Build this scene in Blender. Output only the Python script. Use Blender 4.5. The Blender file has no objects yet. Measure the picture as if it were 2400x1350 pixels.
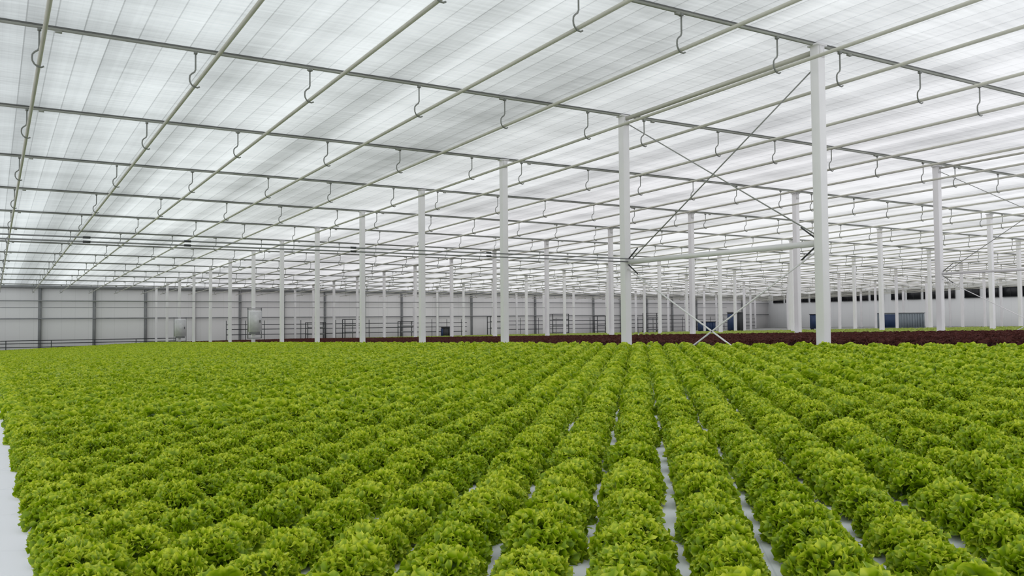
import bpy, math, random
import numpy as np
from mathutils import Matrix, Vector
random.seed(7); np.random.seed(7)
sc = bpy.context.scene
col = sc.collection
try:
    sc.view_settings.view_transform = 'Standard'
    sc.view_settings.look = 'None'
except Exception: pass

# ------------------------------------------------------------ frame of the place: x = across bays, y = along bays
TH = math.radians(31.3)
ZC = 1.7
F = 2010.0
def ceil_z(u, v): return ZC + 4.73 - 0.0225*u - 0.004*v
def floor_z(u, v): return ZC - (1.7 + 0.008*u - 0.013*v)
def bed1_top(u, v): return ZC - (0.67 + 0.0172*u - 0.0388*v)
def bed2_top(u, v): return ZC - (0.23 + 0.0176*u - 0.0066*(v-11.44))
def bed3_top(u, v): return ZC - (0.175 + 0.0178*u - 0.003*(v-22.9))
HEAD = 0.14
ROW = 11.44
U0 = 9.195
UW = 76.0
VW = 84.0

cam_d = bpy.data.cameras.new("camera"); cam = bpy.data.objects.new("camera", cam_d); col.objects.link(cam)
cam_d.sensor_width = 36; cam_d.lens = 36*F/2400; cam_d.clip_end = 500
PITCH = math.radians(2.14); ROLL = math.radians(-0.49)
M = Matrix.Translation((0,0,ZC)) @ Matrix.Rotation(-TH,4,'Z') @ Matrix.Rotation(math.pi/2+PITCH,4,'X') @ Matrix.Rotation(ROLL,4,'Z')
cam.matrix_world = M
sc.camera = cam
MI = M.inverted()
def project(p):
    q = MI @ Vector(p)
    if q.z >= -0.05: return None
    return (1200 + F*q.x/(-q.z), 675 - F*q.y/(-q.z), -q.z)
MInp = np.array(MI)
def project_np(P):
    Q = P @ MInp[:3,:3].T + MInp[:3,3]
    d = -Q[:,2]; dd = np.where(d>0.05, d, 1e9)
    return np.stack([1200+F*Q[:,0]/dd, 675-F*Q[:,1]/dd, d],1)

# ------------------------------------------------------------ materials
def new_mat(name):
    m = bpy.data.materials.new(name); m.use_nodes = True
    nt = m.node_tree; b = nt.nodes['Principled BSDF']
    return m, nt, b
def simple(name, c, rough=0.6, metal=0.0, var=0.08, scale=6.0):
    m, nt, b = new_mat(name)
    tc = nt.nodes.new('ShaderNodeTexCoord'); n = nt.nodes.new('ShaderNodeTexNoise')
    n.inputs['Scale'].default_value = scale; n.inputs['Detail'].default_value = 3
    nt.links.new(tc.outputs['Object'], n.inputs['Vector'])
    r = nt.nodes.new('ShaderNodeValToRGB')
    r.color_ramp.elements[0].position = .3; r.color_ramp.elements[1].position = .7
    r.color_ramp.elements[0].color = (*[x*(1-var) for x in c],1)
    r.color_ramp.elements[1].color = (*[min(1,x*(1+var)) for x in c],1)
    nt.links.new(n.outputs['Fac'], r.inputs['Fac']); nt.links.new(r.outputs['Color'], b.inputs['Base Color'])
    b.inputs['Roughness'].default_value = rough; b.inputs['Metallic'].default_value = metal
    return m
def math_node(nt, op, a, b=None, c=None):
    n = nt.nodes.new('ShaderNodeMath'); n.operation = op
    for i, x in enumerate((a,b,c)):
        if x is None: continue
        if isinstance(x,(int,float)): n.inputs[i].default_value = x
        else: nt.links.new(x, n.inputs[i])
    return n.outputs[0]

def leaf_mat(name, dark, mid, light, transl, rough=.4):
    m, nt, b = new_mat(name)
    a = nt.nodes.new('ShaderNodeAttribute'); a.attribute_name = 'tip'
    rn = nt.nodes.new('ShaderNodeAttribute'); rn.attribute_name = 'rnd'
    oi = nt.nodes.new('ShaderNodeObjectInfo')
    tc = nt.nodes.new('ShaderNodeTexCoord'); n = nt.nodes.new('ShaderNodeTexNoise')
    n.inputs['Scale'].default_value = 26; n.inputs['Detail'].default_value = 3
    nt.links.new(tc.outputs['Object'], n.inputs['Vector'])
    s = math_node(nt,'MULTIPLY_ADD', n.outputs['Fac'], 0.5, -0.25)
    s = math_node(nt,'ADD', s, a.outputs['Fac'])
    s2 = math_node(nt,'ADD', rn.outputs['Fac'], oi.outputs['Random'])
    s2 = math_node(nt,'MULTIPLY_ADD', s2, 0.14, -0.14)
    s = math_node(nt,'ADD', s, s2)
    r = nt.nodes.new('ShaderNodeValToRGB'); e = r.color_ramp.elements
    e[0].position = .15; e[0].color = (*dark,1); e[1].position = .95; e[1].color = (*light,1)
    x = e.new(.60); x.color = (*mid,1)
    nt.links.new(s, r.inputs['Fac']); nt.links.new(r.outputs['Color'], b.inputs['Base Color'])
    b.inputs['Roughness'].default_value = rough
    tr = nt.nodes.new('ShaderNodeBsdfTranslucent'); nt.links.new(r.outputs['Color'], tr.inputs['Color'])
    mx = nt.nodes.new('ShaderNodeMixShader'); mx.inputs[0].default_value = transl
    nt.links.new(b.outputs[0], mx.inputs[1]); nt.links.new(tr.outputs[0], mx.inputs[2])
    out = nt.nodes['Material Output']; nt.links.new(mx.outputs[0], out.inputs['Surface'])
    return m
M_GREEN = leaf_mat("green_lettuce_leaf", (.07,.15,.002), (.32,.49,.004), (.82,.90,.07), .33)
M_RED = leaf_mat("red_lettuce_leaf", (.03,.008,.007), (.075,.018,.013), (.11,.028,.020), .1, .85)
M_YGREEN = leaf_mat("pale_lettuce_leaf", (.12,.18,.02), (.32,.42,.06), (.52,.6,.14), .25)

M_COL = simple("white_painted_steel", (.88,.865,.875), .45, 0, .03, 2)
M_PIPE = simple("cream_grey_pipe_paint", (.60,.59,.51), .45, 0, .06, 1.5)
M_BEAM = simple("olive_grey_beam_metal", (.34,.35,.31), .5, .0, .12, 2)
M_SEAL = simple("dark_screen_seal", (.16,.165,.155), .6, 0, .1, 3)
M_HOOK = simple("galvanised_hook_steel", (.24,.25,.23), .45, .1, .1, 8)
M_ROD = simple("tie_rod_steel", (.32,.33,.31), .45, .1, .1, 8)
M_DARK = simple("dark_steel", (.05,.053,.055), .5, .2, .1, 3)
M_GREY = simple("grey_metal", (.26,.265,.27), .5, .1, .1, 3)
M_WHITE = simple("white_plastic", (.88,.88,.90), .4, 0, .02, 3)
M_BLUE = simple("blue_container_paint", (.018,.045,.12), .5, 0, .1, 2)
M_LBLUE = simple("pale_blue_grey_paint", (.24,.28,.31), .5, 0, .1, 2)
M_GLASS = simple("dark_window_glass", (.012,.013,.016), .35, 0, .1, 2)
M_RUBBER = simple("black_rubber", (.02,.02,.02), .8, 0, .1, 3)

def raft_mat():
    m, nt, b = new_mat("white_raft")
    tc = nt.nodes.new('ShaderNodeTexCoord')
    mp = nt.nodes.new('ShaderNodeMapping'); mp.inputs['Rotation'].default_value = (0,0,math.radians(39.8))
    br = nt.nodes.new('ShaderNodeTexBrick'); br.inputs['Scale'].default_value = 1
    br.inputs['Brick Width'].default_value = 1.1; br.inputs['Row Height'].default_value = .62
    br.inputs['Mortar Size'].default_value = .003
    br.inputs['Color1'].default_value = (.94,.95,.97,1); br.inputs['Color2'].default_value = (.93,.945,.965,1)
    br.inputs['Mortar'].default_value = (.82,.84,.87,1)
    nt.links.new(tc.outputs['Object'], mp.inputs['Vector']); nt.links.new(mp.outputs[0], br.inputs['Vector'])
    nt.links.new(br.outputs['Color'], b.inputs['Base Color']); b.inputs['Roughness'].default_value = .35
    return m
M_RAFT = raft_mat()

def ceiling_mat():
    m, nt, b = new_mat("glowing_shade_screen")  # emission stands in for daylight coming through the cloth; no real translucency
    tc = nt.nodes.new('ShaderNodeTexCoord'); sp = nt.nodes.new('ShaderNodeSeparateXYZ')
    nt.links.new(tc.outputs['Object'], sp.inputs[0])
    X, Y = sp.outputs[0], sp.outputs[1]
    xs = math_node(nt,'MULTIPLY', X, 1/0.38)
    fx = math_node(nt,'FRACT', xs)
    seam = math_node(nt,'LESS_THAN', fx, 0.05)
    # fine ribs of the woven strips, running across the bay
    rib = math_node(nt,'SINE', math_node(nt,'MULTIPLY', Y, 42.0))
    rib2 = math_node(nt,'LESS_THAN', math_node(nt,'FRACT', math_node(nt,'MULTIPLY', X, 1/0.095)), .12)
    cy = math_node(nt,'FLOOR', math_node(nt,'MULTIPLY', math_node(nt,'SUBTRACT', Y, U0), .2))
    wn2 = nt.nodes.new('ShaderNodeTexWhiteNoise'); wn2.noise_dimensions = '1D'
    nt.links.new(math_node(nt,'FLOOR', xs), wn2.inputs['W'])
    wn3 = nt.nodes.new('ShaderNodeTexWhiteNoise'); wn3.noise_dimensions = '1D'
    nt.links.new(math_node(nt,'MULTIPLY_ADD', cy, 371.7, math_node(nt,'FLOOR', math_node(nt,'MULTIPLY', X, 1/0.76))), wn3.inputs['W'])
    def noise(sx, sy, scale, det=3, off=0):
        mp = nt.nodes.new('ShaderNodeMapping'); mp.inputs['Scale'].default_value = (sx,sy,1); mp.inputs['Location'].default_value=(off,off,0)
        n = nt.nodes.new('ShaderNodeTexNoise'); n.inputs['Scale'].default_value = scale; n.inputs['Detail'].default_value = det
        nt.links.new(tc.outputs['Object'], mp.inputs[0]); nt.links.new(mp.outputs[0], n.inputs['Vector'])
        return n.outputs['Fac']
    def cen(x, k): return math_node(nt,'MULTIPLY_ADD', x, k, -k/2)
    n1 = noise(1.0, .03, .8, 1)  # soft bands along the bays: shade of roof gutters above, painted into the glow
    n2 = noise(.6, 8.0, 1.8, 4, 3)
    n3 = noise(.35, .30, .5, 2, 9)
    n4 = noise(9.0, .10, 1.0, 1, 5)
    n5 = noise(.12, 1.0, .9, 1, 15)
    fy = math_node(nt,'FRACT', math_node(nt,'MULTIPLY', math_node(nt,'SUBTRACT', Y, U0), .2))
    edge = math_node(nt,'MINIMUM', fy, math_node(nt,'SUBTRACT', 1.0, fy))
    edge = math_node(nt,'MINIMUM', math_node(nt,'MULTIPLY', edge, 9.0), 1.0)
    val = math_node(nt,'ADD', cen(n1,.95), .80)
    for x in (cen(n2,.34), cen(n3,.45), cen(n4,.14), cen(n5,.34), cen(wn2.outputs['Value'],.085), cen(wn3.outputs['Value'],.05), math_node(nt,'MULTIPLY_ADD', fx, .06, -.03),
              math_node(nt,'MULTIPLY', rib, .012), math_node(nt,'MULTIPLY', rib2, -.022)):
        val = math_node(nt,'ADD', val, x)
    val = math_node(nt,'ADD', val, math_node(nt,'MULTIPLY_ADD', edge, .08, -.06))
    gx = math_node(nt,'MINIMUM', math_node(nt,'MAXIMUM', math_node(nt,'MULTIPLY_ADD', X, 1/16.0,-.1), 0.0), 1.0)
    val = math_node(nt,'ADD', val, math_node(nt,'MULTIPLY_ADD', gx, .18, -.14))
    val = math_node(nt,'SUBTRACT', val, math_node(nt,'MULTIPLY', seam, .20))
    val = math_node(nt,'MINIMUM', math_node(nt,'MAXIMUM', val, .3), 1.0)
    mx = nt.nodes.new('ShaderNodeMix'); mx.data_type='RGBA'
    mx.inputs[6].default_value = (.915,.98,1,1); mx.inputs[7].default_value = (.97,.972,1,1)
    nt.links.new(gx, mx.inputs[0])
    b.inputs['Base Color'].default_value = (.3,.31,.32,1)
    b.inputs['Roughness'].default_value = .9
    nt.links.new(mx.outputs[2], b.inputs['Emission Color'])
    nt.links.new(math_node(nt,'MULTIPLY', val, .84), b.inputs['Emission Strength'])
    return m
M_CEIL = ceiling_mat()

def wall_mat(name, c1, c2, period, axis):
    m, nt, b = new_mat(name)
    tc = nt.nodes.new('ShaderNodeTexCoord'); sp = nt.nodes.new('ShaderNodeSeparateXYZ')
    nt.links.new(tc.outputs['Object'], sp.inputs[0])
    f = math_node(nt,'FRACT', math_node(nt,'MULTIPLY', sp.outputs[axis], 1/period))
    l = math_node(nt,'LESS_THAN', f, .04)
    n = nt.nodes.new('ShaderNodeTexNoise'); n.inputs['Scale'].default_value = .3; nt.links.new(tc.outputs['Object'], n.inputs['Vector'])
    k = math_node(nt,'ADD', math_node(nt,'MULTIPLY', l, .5), math_node(nt,'MULTIPLY', n.outputs['Fac'], .5))
    mx = nt.nodes.new('ShaderNodeMix'); mx.data_type='RGBA'
    mx.inputs[6].default_value = (*c1,1); mx.inputs[7].default_value = (*c2,1)
    nt.links.new(k, mx.inputs[0]); nt.links.new(mx.outputs[2], b.inputs['Base Color']); b.inputs['Roughness'].default_value = .6
    return m
M_WALL = wall_mat("white_wall_panels", (.86,.845,.84), (.74,.73,.72), .95, 0)
M_WALLR = wall_mat("white_side_panels", (.93,.94,.94), (.84,.86,.86), 1.2, 1)
M_FLOOR = simple("concrete_floor", (.42,.42,.40), .8, 0, .15, 1)

# ------------------------------------------------------------ mesh helpers
def np_mesh(name, V, Q, mats=(), tip=None, rnd=None, smooth=False):
    me = bpy.data.meshes.new(name)
    V = np.asarray(V, dtype=np.float32); Q = np.asarray(Q, dtype=np.int32)
    me.vertices.add(len(V)); me.loops.add(Q.size); me.polygons.add(len(Q))
    me.vertices.foreach_set("co", V.ravel())
    me.loops.foreach_set("vertex_index", Q.ravel())
    me.polygons.foreach_set("loop_start", np.arange(0, Q.size, Q.shape[1], dtype=np.int32))
    if smooth: me.polygons.foreach_set("use_smooth", np.ones(len(Q), dtype=bool))
    for m in mats: me.materials.append(m)
    me.update(calc_edges=True)
    for nm, arr in (("tip",tip),("rnd",rnd)):
        if arr is not None:
            a = me.attributes.new(nm,'FLOAT','POINT'); a.data.foreach_set("value", np.asarray(arr,dtype=np.float32))
    return me

class Geo:
    def __init__(s): s.v=[]; s.f=[]; s.n=0
    def add(s, V, Q):
        V=np.asarray(V,float); s.v.append(V); s.f.append(np.asarray(Q,int)+s.n); s.n+=len(V)
    def box(s, c, d):
        x,y,z=c; a,b,h=[k/2 for k in d]
        V=[(x+i*a,y+j*b,z+k*h) for k in(-1,1) for j in(-1,1) for i in(-1,1)]
        s.add(V,[(0,2,3,1),(4,5,7,6),(0,1,5,4),(2,6,7,3),(0,4,6,2),(1,3,7,5)])
    def bar(s, p, q, w, h):
        p=Vector(p); q=Vector(q); d=(q-p).normalized()
        up=Vector((0,0,1)) if abs(d.z)<.95 else Vector((0,1,0))
        sx=d.cross(up).normalized(); sy=sx.cross(d).normalized()
        V=[]
        for b in (p,q):
            for i,j in((-1,-1),(1,-1),(1,1),(-1,1)): V.append(tuple(b+sx*(i*w/2)+sy*(j*h/2)))
        s.add(V,[(0,1,5,4),(1,2,6,5),(2,3,7,6),(3,0,4,7),(3,2,1,0),(4,5,6,7)])
    def tube(s, pts, r, n=8):
        P=[Vector(p) for p in pts]; V=[];Q=[]
        prev=None
        for i,p in enumerate(P):
            d=(P[min(i+1,len(P)-1)]-P[max(i-1,0)]).normalized()
            if prev is None:
                ref=Vector((0,0,1)) if abs(d.z)<.9 else Vector((0,1,0))
                a=d.cross(ref).normalized()
            else:
                a=(prev-d*prev.dot(d)).normalized()
            prev=a; b=d.cross(a)
            for k in range(n):
                t=2*math.pi*k/n; V.append(tuple(p+a*(r*math.cos(t))+b*(r*math.sin(t))))
        for i in range(len(P)-1):
            for k in range(n):
                Q.append((i*n+k, i*n+(k+1)%n, (i+1)*n+(k+1)%n, (i+1)*n+k))
        for base,rev in((0,True),((len(P)-1)*n,False)):
            for k in range(0,n-2,2):
                if k+3>n-1 and n%2: continue
                q=(base, base+k+1, base+k+2, base+min(k+3,n-1))
                if len(set(q))<4: continue
                Q.append(q[::-1] if rev else q)
        s.add(V,Q)
    def mesh(s,name,mats,smooth=False):
        return np_mesh(name,np.concatenate(s.v),np.concatenate(s.f),mats,smooth=smooth)

def obj(name, me, loc=(0,0,0), parent=None, label=None, cat=None, group=None, kind=None):
    o = bpy.data.objects.new(name, me); o.location = loc; col.objects.link(o)
    if parent is not None: o.parent = parent
    if label: o["label"]=label
    if cat: o["category"]=cat
    if group: o["group"]=group
    if kind: o["kind"]=kind
    return o
def empty(name, loc, **k):
    o = obj(name, None, loc, **k); o.empty_display_size=.2; return o

# ------------------------------------------------------------ shell
V0,V1,UA = -12.0, VW, -6.0
def slab_surface(name, zf, thick, mats, u0,u1,v0,v1):
    g=Geo()
    a=[(v0,u0,zf(u0,v0)),(v1,u0,zf(u0,v1)),(v1,u1,zf(u1,v1)),(v0,u1,zf(u1,v0))]
    b=[(x,y,z+thick) for x,y,z in a]
    g.add(a+b,[(0,3,2,1),(4,5,6,7),(0,1,5,4),(1,2,6,5),(2,3,7,6),(3,0,4,7)])
    return g.mesh(name,mats)
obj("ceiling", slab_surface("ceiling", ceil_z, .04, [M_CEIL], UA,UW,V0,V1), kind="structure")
obj("floor", slab_surface("floor", floor_z, -.1, [M_FLOOR], UA,UW,V0,V1), kind="structure")
g=Geo()
a=[(V0,UW,-3),(V1,UW,-3),(V1,UW,ceil_z(UW,V1)+.05),(V0,UW,ceil_z(UW,V0)+.05)]
g.add(a+[(x,y+.15,z) for x,y,z in a],[(0,1,2,3),(4,7,6,5),(0,4,5,1),(1,5,6,2),(2,6,7,3),(3,7,4,0)])
obj("wall_back", g.mesh("wall_back",[M_WALL]), kind="structure")
g=Geo()
a=[(V1,UA,-3),(V1,UW+.15,-3),(V1,UW+.15,ceil_z(UW,V1)+.05),(V1,UA,ceil_z(UA,V1)+.05)]
g.add(a+[(x+.15,y,z) for x,y,z in a],[(3,2,1,0),(4,5,6,7),(0,1,5,4),(1,2,6,5),(2,3,7,6),(3,0,4,7)])
obj("wall_right", g.mesh("wall_right",[M_WALLR]), kind="structure")

v=3.26-3.813*4
gp=Geo(); gp.box((0,-.08,0),(.15,.16,6.6)); gp.box((0,-.02,0),(.22,.03,6.6))
pm=gp.mesh("wall_post",[M_GREY])
while v<VW-1:
    obj("wall_post", pm, (v,UW,ceil_z(UW,v)-3.3), label="slim grey steel post against the white end wall", cat="post", group="end wall posts")
    v+=3.813
for hh,th in((1.8,.07),(.42,.09)):
    g=Geo(); g.bar((V0,UW-.2,ZC+hh),(V1,UW-.2,ZC+hh),.06,th)
    obj("wall_rail", g.mesh("wall_rail",[M_GREY]), label="grey horizontal rail fixed along the white end wall", cat="rail", group="end wall rails")
g=Geo(); g.bar((V0,UW-.12,ceil_z(UW,V0)-.12),(V1,UW-.12,ceil_z(UW,V1)-.12),.12,.24)
obj("trim_1", g.mesh("trim_1",[M_GREY]), kind="structure")

wi=0; u=43.0
while u<74.3:
    w=1.45; g=Geo(); zc=ZC+2.36
    g.box((VW-.03,u+w/2,zc),(.05,w,.95)); me=g.mesh("window",[M_GLASS])
    g2=Geo()
    g2.box((VW-.05,u+w/2,zc+.5),(.08,w+.12,.06)); g2.box((VW-.05,u+w/2,zc-.5),(.08,w+.12,.06))
    g2.box((VW-.05,u-.02,zc),(.08,.06,1.03)); g2.box((VW-.05,u+w+.02,zc),(.08,.06,1.03)); g2.box((VW-.06,u+w/2,zc),(.06,.04,.95))
    wi+=1
    wo=obj("window_%d"%wi, me, kind="structure")
    obj("window_frame", g2.mesh("window_frame",[M_DARK]), parent=wo)
    u+=w+(.45 if wi%4 else 1.1)

# ------------------------------------------------------------ roof beams
for i in range(-1,14):
    u=U0+5*i
    if u>UW-.5: break
    e=empty("roof_beam",(0,u,0),label="thin olive-grey roof beam with dark screen seal",cat="roof beam",group="roof cross beams")
    g=Geo(); g.bar((V0,0,ceil_z(u,V0)-.055),(V1,0,ceil_z(u,V1)-.055),.035,.035)
    for j in range(24):
        vv=-3.0+3.81*j
        if vv<V1: g.box((vv,0,ceil_z(u,vv)-.085),(.09,.04,.035))
    obj("profile", g.mesh("profile",[M_BEAM]), parent=e)
    g=Geo(); g.bar((V0,0.02,ceil_z(u,V0)-.02),(V1,0.02,ceil_z(u,V1)-.02),.045,.03)
    obj("screen_seal", g.mesh("screen_seal",[M_SEAL]), parent=e)

# ------------------------------------------------------------ heating pipes along the bays
DROP=.60
offs=[.56,2.75,4.62,6.67,8.5,10.5]
pv=[kk*ROW+o for kk in range(0,8) for o in offs if kk*ROW+o<VW-1]
for v in pv:
    g=Geo(); g.tube([(0,UA,ceil_z(UA,v)-DROP),(0,35,ceil_z(35,v)-DROP),(0,UW-.2,ceil_z(UW-.2,v)-DROP)],.030,8)
    obj("heating_pipe", g.mesh("heating_pipe",[M_PIPE],True),(v,0,0),label="long cream-grey round pipe hung under the shade screen",cat="pipe",group="overhead pipes")

g=Geo()
hp=[(0,0,-.04),(0,0,-.36),(-.015,0,-.40),(-.06,0,-.435),(-.085,0,-.47),(-.09,0,-.52),(-.085,0,-.565),(-.06,0,-.61),(-.02,0,-.643),(.03,0,-.648),(.065,0,-.63)]
g.tube(hp,.013,6)
g.box((0,0,-.09),(.05,.05,.04))
hook=g.mesh("pipe_hanger",[M_HOOK],False)
hv=np.concatenate(g.v); hf=np.concatenate(g.f)
cand=[]
for i in range(-1,14):
    u=U0+5*i
    for v in pv:
        pr=project((v,u,ceil_z(u,v)-.3))
        if pr and -60<pr[0]<2460 and -120<pr[1]<1400: cand.append((pr[2],v,u))
cand.sort()
for d,v,u in cand[:300]:
    obj("pipe_hanger",hook,(v,u,ceil_z(u,v)),label="bent steel rod hanger hooking under an overhead pipe",cat="hook",group="pipe hangers")
rest=cand[300:]
if rest:
    T=np.array([(v,u,ceil_z(u,v)) for d,v,u in rest])
    V=(hv[None]+T[:,None]).reshape(-1,3); Q=(hf[None]+(np.arange(len(T))*len(hv))[:,None,None]).reshape(-1,4)
    obj("pipe_hangers",np_mesh("pipe_hangers",V,Q,[M_HOOK]),label="many distant bent rod hangers under the overhead pipes",cat="hook",kind="stuff")

# ------------------------------------------------------------ columns
W=.165
for r in range(1,8):
    v=r*ROW
    for i in range(-1,14):
        u=U0+5*i + (0 if r==1 else .2)
        if u>UW-.6: continue
        zt=ceil_z(u,v)-.05; zb=floor_z(u,v)
        pr=project((v,u,ZC+1))
        if not pr or pr[0]<-100 or pr[0]>2600: continue
        e=empty("support_column",(v,u,zb),label="white square steel column rising to the roof beam",cat="column",group="greenhouse support columns")
        H=zt-zb
        g=Geo(); g.box((0,0,H/2),(W,W,H))
        me=g.mesh("shaft",[M_COL]); s=obj("shaft",me,parent=e)
        bv=s.modifiers.new("bevel",'BEVEL'); bv.width=.012; bv.segments=2
        g=Geo(); g.box((0,0,.01),(.3,.3,.02)); obj("base_plate",g.mesh("base_plate",[M_GREY]),parent=e)
        g=Geo(); g.box((0,0,H-.015),(.24,.2,.03)); g.box((0,W/2+.006,H-.12),(.12,.012,.2)); g.box((0,-W/2-.006,H-.12),(.12,.012,.2))
        obj("top_bracket",g.mesh("top_bracket",[M_COL]),parent=e)

# ------------------------------------------------------------ cross bracing between two columns
def brace(v,ua,ub,sc_=1.0):
    e=empty("cross_brace",(v,ua,0),label="steel cross bracing with middle strut between two white columns",cat="brace",group="column bracing")
    L=ub-ua; a0=W/2
    ha=ceil_z(ua,v); hb=ceil_z(ub,v); mid=ZC+1.2
    def P(f,z): return (0,a0+(L-2*a0)*f,z)
    def add(nm,p,q,w,h,m,rod=False):
        g=Geo()
        if rod: g.tube([p,q],w*sc_,8)
        else: g.bar(p,q,w*sc_,h*sc_)
        return obj(nm,g.mesh(nm,[m],rod),parent=e)
    add("top_rail",P(0,ha-.15),P(1,hb-.13),.06,.07,M_PIPE)
    add("middle_strut",P(0,mid),P(1,mid),.07,.09,M_COL)
    add("tie_rod",P(0,ha-.42),P(1,mid-.03),.012,0,M_ROD,True)
    add("tie_rod",P(1,hb-.22),P(0,mid+.13),.012,0,M_ROD,True)
    add("lower_tie_bar",P(0,mid-.12),P(1,floor_z(ub,v)+.1),.02,.024,M_COL)
    add("lower_tie_bar",P(1,mid-.15),P(0,floor_z(ua,v)+.1),.02,.024,M_COL)
    for f,z,s in((.0,mid+.02,1),(1,mid,-1)):
        g=Geo(); y=a0+(L-2*a0)*f
        for dz in(-1,1): g.bar((.0,y+s*.02,z+dz*.06),(.0,y+s*.32,z+dz*.27),.02*sc_,.02*sc_)
        obj("dark_bracket",g.mesh("dark_bracket",[M_DARK]),parent=e,label="dark steel bracket")
brace(ROW,U0,U0+5)
brace(2*ROW,U0+.2,U0+5.2,.75)

# ------------------------------------------------------------ twin irrigation pipes crossing the bay at mid height
uu=U0+5
for dz in(0,.065):
    e=empty("irrigation_pipe",(0,uu-.12,ZC+1.22+dz),label="thin galvanised pipe crossing between columns with dark couplings",cat="pipe",group="twin cross pipes")
    g=Geo(); g.tube([(-6,0,.0),(ROW+.3,0,-.02)],.012,8); obj("tube",g.mesh("tube",[M_GREY],True),parent=e)
    for vv in(1.2,2.62,5.35,8.05):
        g=Geo(); g.tube([(vv-.05,0,-.01),(vv+.05,0,-.01)],.018,8); obj("coupling",g.mesh("coupling",[M_DARK],False),parent=e)
for (ua2,va,vb,hh) in((U0+35,-4,26,1.35),(U0+50,0,60,1.3)):
    e=empty("irrigation_pipe",(0,ua2,ZC+hh-.3),label="thin galvanised pipe crossing between columns",cat="pipe",group="cross pipes")
    g=Geo(); g.tube([(va,0.12,0),(vb,0.12,0)],.025,6); obj("tube",g.mesh("tube",[M_GREY],True),parent=e)

# ------------------------------------------------------------ growing beds
def bed(v0,v1,u0,u1,topf,label):
    def rz(u,v): return topf(u,v)-HEAD
    e=empty("growing_bed",((v0+v1)/2,(u0+u1)/2,0),label=label,cat="growing bed",group="growing beds")
    ox,oy=e.location.x,e.location.y
    def slab(nm,a,b,c,d,ztop,zbot,m):
        g=Geo(); A=[(a,c),(b,c),(b,d),(a,d)]
        V=[(x-ox,y-oy,zbot(y,x)) for x,y in A]+[(x-ox,y-oy,ztop(y,x)) for x,y in A]
        g.add(V,[(3,2,1,0),(4,5,6,7),(0,1,5,4),(1,2,6,5),(2,3,7,6),(3,0,4,7)])
        return obj(nm,g.mesh(nm,[m]),parent=e)
    slab("basin",v0,v1,u0,u1,lambda u,v:rz(u,v)-.05,floor_z,M_WHITE)
    slab("raft_surface",v0+.04,v1-.04,u0+.04,u1-.04,rz,lambda u,v:rz(u,v)-.05,M_RAFT)
    for (a,b,c,d) in((v0,v0+.04,u0,u1),(v1-.04,v1,u0,u1)):
        slab("rim",a,b,c,d,lambda u,v:rz(u,v)+.02,lambda u,v:rz(u,v)-.05,M_WHITE)
bed(-.55,11.2,-3,73,bed1_top,"white floating-raft bed planted with bright green lettuce")
bed(11.68,22.6,-3,73,bed2_top,"white raft bed planted with dark red lettuce")
bed(23.2,33.9,-3,73,bed3_top,"white raft bed planted with pale green lettuce")
bed(34.7,45.4,-3,73,bed3_top,"white raft bed planted with pale green lettuce")

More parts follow.
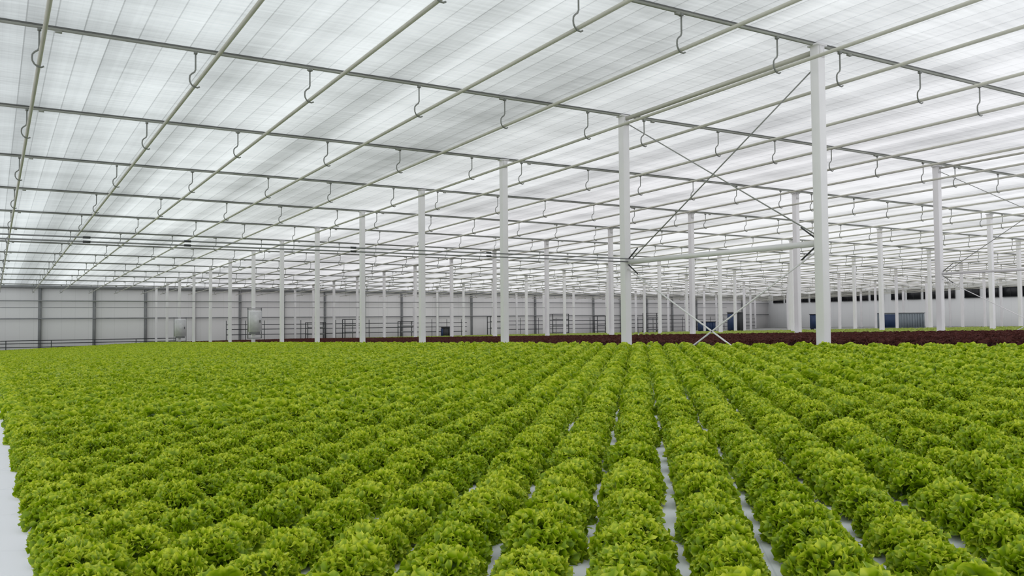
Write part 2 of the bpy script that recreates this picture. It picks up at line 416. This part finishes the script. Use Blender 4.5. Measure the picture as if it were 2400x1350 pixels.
# ------------------------------------------------------------ lettuce heads: a rounded cushion of small frilled leaves
def head(seed,n,size,nt_,nw,amp,kf,rx=.098,rz=.082,core=(4,8)):
    rs=np.random.RandomState(seed); Vs=[];Qs=[];Ts=[];c0=0
    bl=[(rs.uniform(0,6.28),rs.uniform(.15,1.2),rs.uniform(.06,.20)) for _ in range(6)]
    def bulge(d):
        b=1.0
        for az,el,am in bl:
            q=np.array([math.cos(az)*math.cos(el),math.sin(az)*math.cos(el),math.sin(el)])
            b+=am*math.exp(-((1-float(d@q))/.10))
        return b-.06
    t=np.linspace(0.0,1,nt_+1)[:,None]; w=np.linspace(-1,1,nw+1)[None,:]
    for i in range(n):
        sz=1-(i+.5)/n*1.06
        az=i*2.39996+rs.uniform(-.3,.3); sz=min(1,max(-.1,sz+rs.uniform(-.05,.05)))
        ce=math.sqrt(max(0,1-sz*sz)); d=np.array([ce*math.cos(az),ce*math.sin(az),sz])
        bf=bulge(d)
        base=np.array([d[0]*rx*.85*bf,d[1]*rx*.85*bf,.026+max(d[2],0)*rz*.74*bf])
        dr=d*np.array([1,1,.9])+rs.normal(0,.32,3)+np.array([0,0,.12]); dr/=np.linalg.norm(dr)
        la=np.cross(dr,rs.normal(0,1,3)); la/=np.linalg.norm(la); nn=np.cross(dr,la)
        s=size*rs.uniform(.75,1.25)*(1.18 if sz<.35 else 1.0); psi=rs.uniform(.9,1.25)
        a=w*psi; p1,p2,p3=rs.uniform(0,6.28,3); e=t**1.5
        f1=np.sin(kf*a+p1+t); f2=np.sin(1.9*kf*a+p2-3*t); f3=np.cos(1.3*kf*a+p3)
        A=t*s*np.cos(a)*(1+.09*f2)-.22*s*t**3+.4*amp*e*f3
        B=t*s*np.sin(a)*.95+.7*amp*e*np.cos(kf*a+p1)
        C=amp*e*(f1+.5*f2)+.28*s*t**2*rs.choice([-1,1])
        V=(base[None,None]+A[...,None]*dr+B[...,None]*la+C[...,None]*nn).reshape(-1,3)
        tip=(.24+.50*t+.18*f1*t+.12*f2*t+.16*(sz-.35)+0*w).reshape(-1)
        m=nw+1
        Q=[(p*m+q,p*m+q+1,(p+1)*m+q+1,(p+1)*m+q) for p in range(nt_) for q in range(nw)]
        Vs.append(V);Qs.append(np.array(Q)+c0);Ts.append(tip);c0+=len(V)
    R_,S_=core; V=[]
    for p in range(R_+1):
        el=math.pi/2*p/R_
        for q in range(S_):
            az=2*math.pi*q/S_; V.append((rx*.82*math.cos(el)*math.cos(az),rx*.82*math.cos(el)*math.sin(az),.012+rz*.84*math.sin(el)))
    Q=[(p*S_+q,p*S_+(q+1)%S_,(p+1)*S_+(q+1)%S_,(p+1)*S_+q) for p in range(R_) for q in range(S_)]
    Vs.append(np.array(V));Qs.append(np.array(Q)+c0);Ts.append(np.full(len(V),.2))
    V=np.concatenate(Vs); V[:,2]=np.maximum(V[:,2],.002)
    return V,np.concatenate(Qs),np.concatenate(Ts)
RX=.104
HI=[head(s,190,.040,4,16,.0066,8.5,RX,.084) for s in range(6)]
MID=[head(s+30,100,.045,3,8,.0078,5.5,RX,.084) for s in range(6)]
SML=[head(s+50,46,.056,2,5,.010,4.0,RX,.084) for s in range(5)]
LOW=[head(s+90,18,.072,2,3,.014,3.0,RX,.084,core=(2,6)) for s in range(5)]

ANG=math.radians(39.8)
def lattice(topf,v0,v1,u0,u1,ph1,ph2,s1,s2,jit=.010,edge=None):
    e1=np.array([math.sin(ANG),math.cos(ANG)]); e2=np.array([math.cos(ANG),-math.sin(ANG)])
    N=int(120/min(s1,s2)); i=np.arange(-N,N)
    I,J=np.meshgrid(i,i)
    shift=np.random.RandomState(3).uniform(-.16,.16,2*N)
    I=I+shift[:,None]
    v=(I+ph1)*s1*e1[0]+(J+ph2)*s2*e2[0]; u=(I+ph1)*s1*e1[1]+(J+ph2)*s2*e2[1]
    k=(v>v0)&(v<v1)&(u>u0)&(u<u1); v=v[k];u=u[k]
    if edge is not None:
        b=v<edge+.6; bu_a=u[b]; bv_a=v[b]; ev=[];eu=[]
        for x in np.arange(u0,u1,.05):
            d2=(bu_a-x)**2+(bv_a-edge)**2
            if d2.min()>.175**2 and (not eu or x-eu[-1]>.2): ev.append(edge);eu.append(x)
        v=np.concatenate([v,ev]); u=np.concatenate([u,eu])
    v=v+np.random.uniform(-jit,jit,len(v)); u=u+np.random.uniform(-jit,jit,len(u))
    z=topf(u,v)-HEAD
    P=np.stack([v,u,z],1); pr=project_np(P)
    k=(pr[:,2]>.6)&(pr[:,0]>-260)&(pr[:,0]<2660)&(pr[:,1]<1650)
    P=P[k]; pr=pr[k]; o=np.argsort(pr[:,2])
    return P[o],pr[o]
def stack_arrays(P,temps,smin,smax):
    Vs=[];Qs=[];Ts=[];Rs=[];n=0
    idx=np.random.randint(0,len(temps),len(P))
    for ti,(hv_,hq,ht) in enumerate(temps):
        p=P[idx==ti]
        if not len(p): continue
        a=np.random.uniform(0,6.283,len(p)); s=np.random.uniform(smin,smax,len(p))
        c,sn=np.cos(a)*s,np.sin(a)*s
        X=hv_[None,:,0]*c[:,None]-hv_[None,:,1]*sn[:,None]+p[:,0:1]
        Y=hv_[None,:,0]*sn[:,None]+hv_[None,:,1]*c[:,None]+p[:,1:2]
        Z=hv_[None,:,2]*s[:,None]+p[:,2:3]
        V=np.stack([X,Y,Z],-1).reshape(-1,3)
        Q=(hq[None]+(np.arange(len(p))*len(hv_))[:,None,None]).reshape(-1,4)+n
        n+=len(V); Vs.append(V);Qs.append(Q);Ts.append(np.tile(ht,len(p))); Rs.append(np.repeat(np.random.uniform(0,1,len(p)),len(hv_)))
    return np.concatenate(Vs),np.concatenate(Qs),np.concatenate(Ts),np.concatenate(Rs)
def stack(name,parts,mat,label,cat):
    Vs=[];Qs=[];Ts=[];Rs=[];n=0
    for P,temps,a,b in parts:
        if not len(P): continue
        V,Q,T,R_=stack_arrays(P,temps,a,b); Vs.append(V);Qs.append(Q+n);Ts.append(T);Rs.append(R_);n+=len(V)
    print(name, "faces", sum(len(q) for q in Qs))
    me=np_mesh(name,np.concatenate(Vs),np.concatenate(Qs),[mat],np.concatenate(Ts),np.concatenate(Rs),False)
    return obj(name,me,label=label,cat=cat,kind="stuff")
def singles(name,P,temps,mat,label,cat,group,smooth=True,k=1.0):
    ms=[np_mesh(name,V,Q,[mat],T,np.full(len(V),.5),smooth) for V,Q,T in temps]
    for p in P:
        o=obj(name,random.choice(ms),tuple(p),label=label,cat=cat,group=group)
        o.rotation_euler=(0,0,random.uniform(0,6.28)); s=k*random.uniform(.93,1.14); o.scale=(s,s,s*random.uniform(.92,1.12))

P,pr=lattice(bed1_top,.25,11.1,-2,72.8,.0,-.14,.255,.285,.016,.25)
vis=(pr[:,1]<1440)&(pr[:,0]>-60)&(pr[:,0]<2460)
order=np.where(vis)[0][:300]
mask=np.zeros(len(P),bool); mask[order]=True
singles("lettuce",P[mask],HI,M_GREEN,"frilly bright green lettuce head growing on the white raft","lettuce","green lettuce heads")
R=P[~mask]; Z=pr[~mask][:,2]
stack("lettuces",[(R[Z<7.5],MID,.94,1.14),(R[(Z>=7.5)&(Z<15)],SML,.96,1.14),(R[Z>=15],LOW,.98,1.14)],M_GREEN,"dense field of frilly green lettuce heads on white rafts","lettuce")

P,pr=lattice(bed2_top,11.95,22.4,4,72.8,.2,.1,.22,.22)
P[:,2]+=.03
k=(pr[:,0]<2460)&(pr[:,0]>0); P=P[k];pr=pr[k]
singles("red_lettuce",P[:300],SML,M_RED,"dark maroon lettuce head on a white raft","lettuce","red lettuce heads",False,.85)
stack("red_lettuces",[(P[300:],LOW,.83,.88)],M_RED,"dense field of dark maroon lettuce heads","lettuce")
P,pr=lattice(bed3_top,23.5,45.2,8,72.8,.2,.1,.40,.40)
k=(pr[:,0]<2460)&(pr[:,0]>0); P=P[k]
k=(P[:,0]<33.6)|(P[:,0]>35.0); P=P[k]
stack("pale_lettuces",[(P,LOW,.9,1.1)],M_YGREEN,"dense field of small pale green lettuce heads","lettuce")

# ------------------------------------------------------------ control cabinets on columns
M_DOOR=simple("cabinet_door",(.68,.68,.69),.4)
def cabinet(u,v,w,h,zc,label):
    e=empty("control_cabinet",(v,u-W/2,zc),label=label,cat="cabinet",group="column control cabinets")
    g=Geo(); g.box((0,-.16,0),(w,.3,h)); b=obj("body",g.mesh("body",[M_WHITE]),parent=e)
    g=Geo(); g.box((0,-.32,0),(w*.9,.02,h*.92)); d=obj("door",g.mesh("door",[M_DOOR]),parent=e)
    g=Geo(); g.box((w*.36,-.345,0),(.03,.04,.14)); obj("handle",g.mesh("handle",[M_DARK]),parent=d)
    g=Geo(); g.box((0,-.16,-h/2-.06),(w*.8,.22,.12)); obj("cable_gland_box",g.mesh("cable_gland_box",[M_GREY]),parent=e)
    g=Geo()
    for sx in(-1,1): g.box((sx*(w/2+.03),-.16,-.1),(.04,.04,h+.5))
    g.box((0,-.16,-h/2-.33),(w+.1,.04,.04)); g.box((0,-.16,h/2+.1),(w+.1,.04,.04))
    obj("support_frame",g.mesh("support_frame",[M_GREY]),parent=e)
cabinet(U0+35,ROW,.62,1.05,ZC+.05,"pale grey control cabinet in a steel frame on a column")
cabinet(U0+55,ROW,.75,1.2,ZC-.35,"pale grey control cabinet in a steel frame on a column")
# ------------------------------------------------------------ dark pipe railings close to the end wall
def railing(v0,v1,u,zf,hts,step,ph):
    e=empty("pipe_railing",(v0,u,0),label="dark steel pipe railing in front of the end wall",cat="railing",group="end wall railings")
    for hh in hts:
        g=Geo(); g.tube([(0,0,zf(v0)+hh),(v1-v0,0,zf(v1)+hh)],.035,6); obj("rail",g.mesh("rail",[M_DARK],True),parent=e)
    n=int((v1-v0)/step)
    for i in range(n+1):
        x=i*step
        g=Geo(); fz=floor_z(u,v0+x); g.tube([(x,0,fz),(x,0,zf(v0+x)+hts[0]+ph)],.03,6); obj("post",g.mesh("post",[M_DARK],True),parent=e)
railing(-5,13,74.6,lambda v:ZC-1.25,(0,-.22,-.5),3.0,.0)
railing(17,40,74.4,lambda v:ZC-.75,(.55,.15,-.3),1.6,.35)
railing(44,80,74.4,lambda v:ZC-.65,(.55,.15,-.3),2.2,.3)

# ------------------------------------------------------------ harvest trolleys by the end wall
def trolley(v,u,w,h):
    z=floor_z(u,v)
    e=empty("harvest_trolley",(v,u,z),label="dark steel harvest trolley with upright frame near the end wall",cat="trolley",group="harvest trolleys")
    g=Geo()
    for sx in(-1,1):
        for sy in(-1,1): g.box((sx*w/2,sy*.3,.2+h/2),(.06,.06,h))
    g.box((0,-.3,h+.2),(w,.06,.06)); g.box((0,.3,h+.2),(w,.06,.06))
    for sx in(-1,1): g.box((sx*w/2,0,h+.2),(.06,.6,.06))
    obj("frame",g.mesh("frame",[M_DARK]),parent=e)
    for f in(.0,.35,.68):
        g=Geo(); g.box((0,0,.25+f*h),(w-.06,.58,.05)); g.box((0,-.29,.30+f*h),(w-.06,.03,.10)); obj("shelf",g.mesh("shelf",[M_GREY]),parent=e)
    for sx in(-1,1):
        for sy in(-1,1):
            g=Geo(); g.tube([(sx*w/2,sy*.3-.03,.1),(sx*w/2,sy*.3+.03,.1)],.1,10); obj("wheel",g.mesh("wheel",[M_RUBBER]),parent=e)
for v,w_,h_ in((24.5,1.6,1.7),(28.0,1.8,1.9),(33.2,1.4,1.6),(43.0,1.8,1.9),(50.5,2.0,2.0),(56.0,1.5,1.7),(63.0,2.0,1.9)):
    trolley(v,73.7,w_,h_)

# ------------------------------------------------------------ machines / containers by the far side
def container(v,u,dx,dy,h,m1,m2,label):
    z=floor_z(u,v)
    e=empty("storage_container",(v,u,z),label=label,cat="container",group="storage containers")
    g=Geo(); g.box((0,0,h/2+.12),(dx,dy,h))
    for i in range(int(dx/.4)): g.box((-dx/2+.2+i*.4,-dy/2-.02,h/2+.12),(.12,.05,h*.9))
    for i in range(int(dy/.4)): g.box((-dx/2-.02,-dy/2+.2+i*.4,h/2+.12),(.05,.12,h*.9))
    obj("body",g.mesh("body",[m1]),parent=e)
    g=Geo(); g.box((0,0,h+.15),(dx+.08,dy+.08,.06)); obj("roof_panel",g.mesh("roof_panel",[m2]),parent=e)
    g=Geo(); g.box((-dx/2-.06,0,h/2+.12),(.05,dy*.8,h*.85)); obj("end_door",g.mesh("end_door",[M_BLUE]),parent=e)
    g=Geo()
    for sx in(-1,1):
        for sy in(-1,1): g.box((sx*(dx/2-.15),sy*(dy/2-.15),.06),(.2,.2,.12))
    obj("feet",g.mesh("feet",[M_DARK]),parent=e)
def bearing(x,Z):
    t=(x-1200)/F; X=t*Z
    return (X*math.cos(TH)+Z*math.sin(TH), -X*math.sin(TH)+Z*math.cos(TH))
for x,Z,dx,dy,h,m1,m2,lb in((2110,80,3.6,2.4,1.35,M_LBLUE,M_GREY,"pale blue-grey storage container with a blue end"),
                            (1920,86,1.5,1.2,1.4,M_BLUE,M_DARK,"small dark blue container near the side wall"),
                            (1655,88,1.3,1.2,.9,M_BLUE,M_DARK,"low blue container near the end wall"),
                            (1722,84,1.1,1.0,1.8,M_DARK,M_GREY,"dark grey machine cabinet near the end wall"),
                            (1045,83.0,.8,.5,1.0,M_DARK,M_DARK,"small dark machine box near the end wall")):
    v,u=bearing(x,Z); container(v,u,dx,dy,h,m1,m2,lb)

# ------------------------------------------------------------ world
w=bpy.data.worlds.new("overcast"); sc.world=w; w.use_nodes=True
bg=w.node_tree.nodes['Background']; bg.inputs[0].default_value=(.97,.98,1,1); bg.inputs[1].default_value=1.1
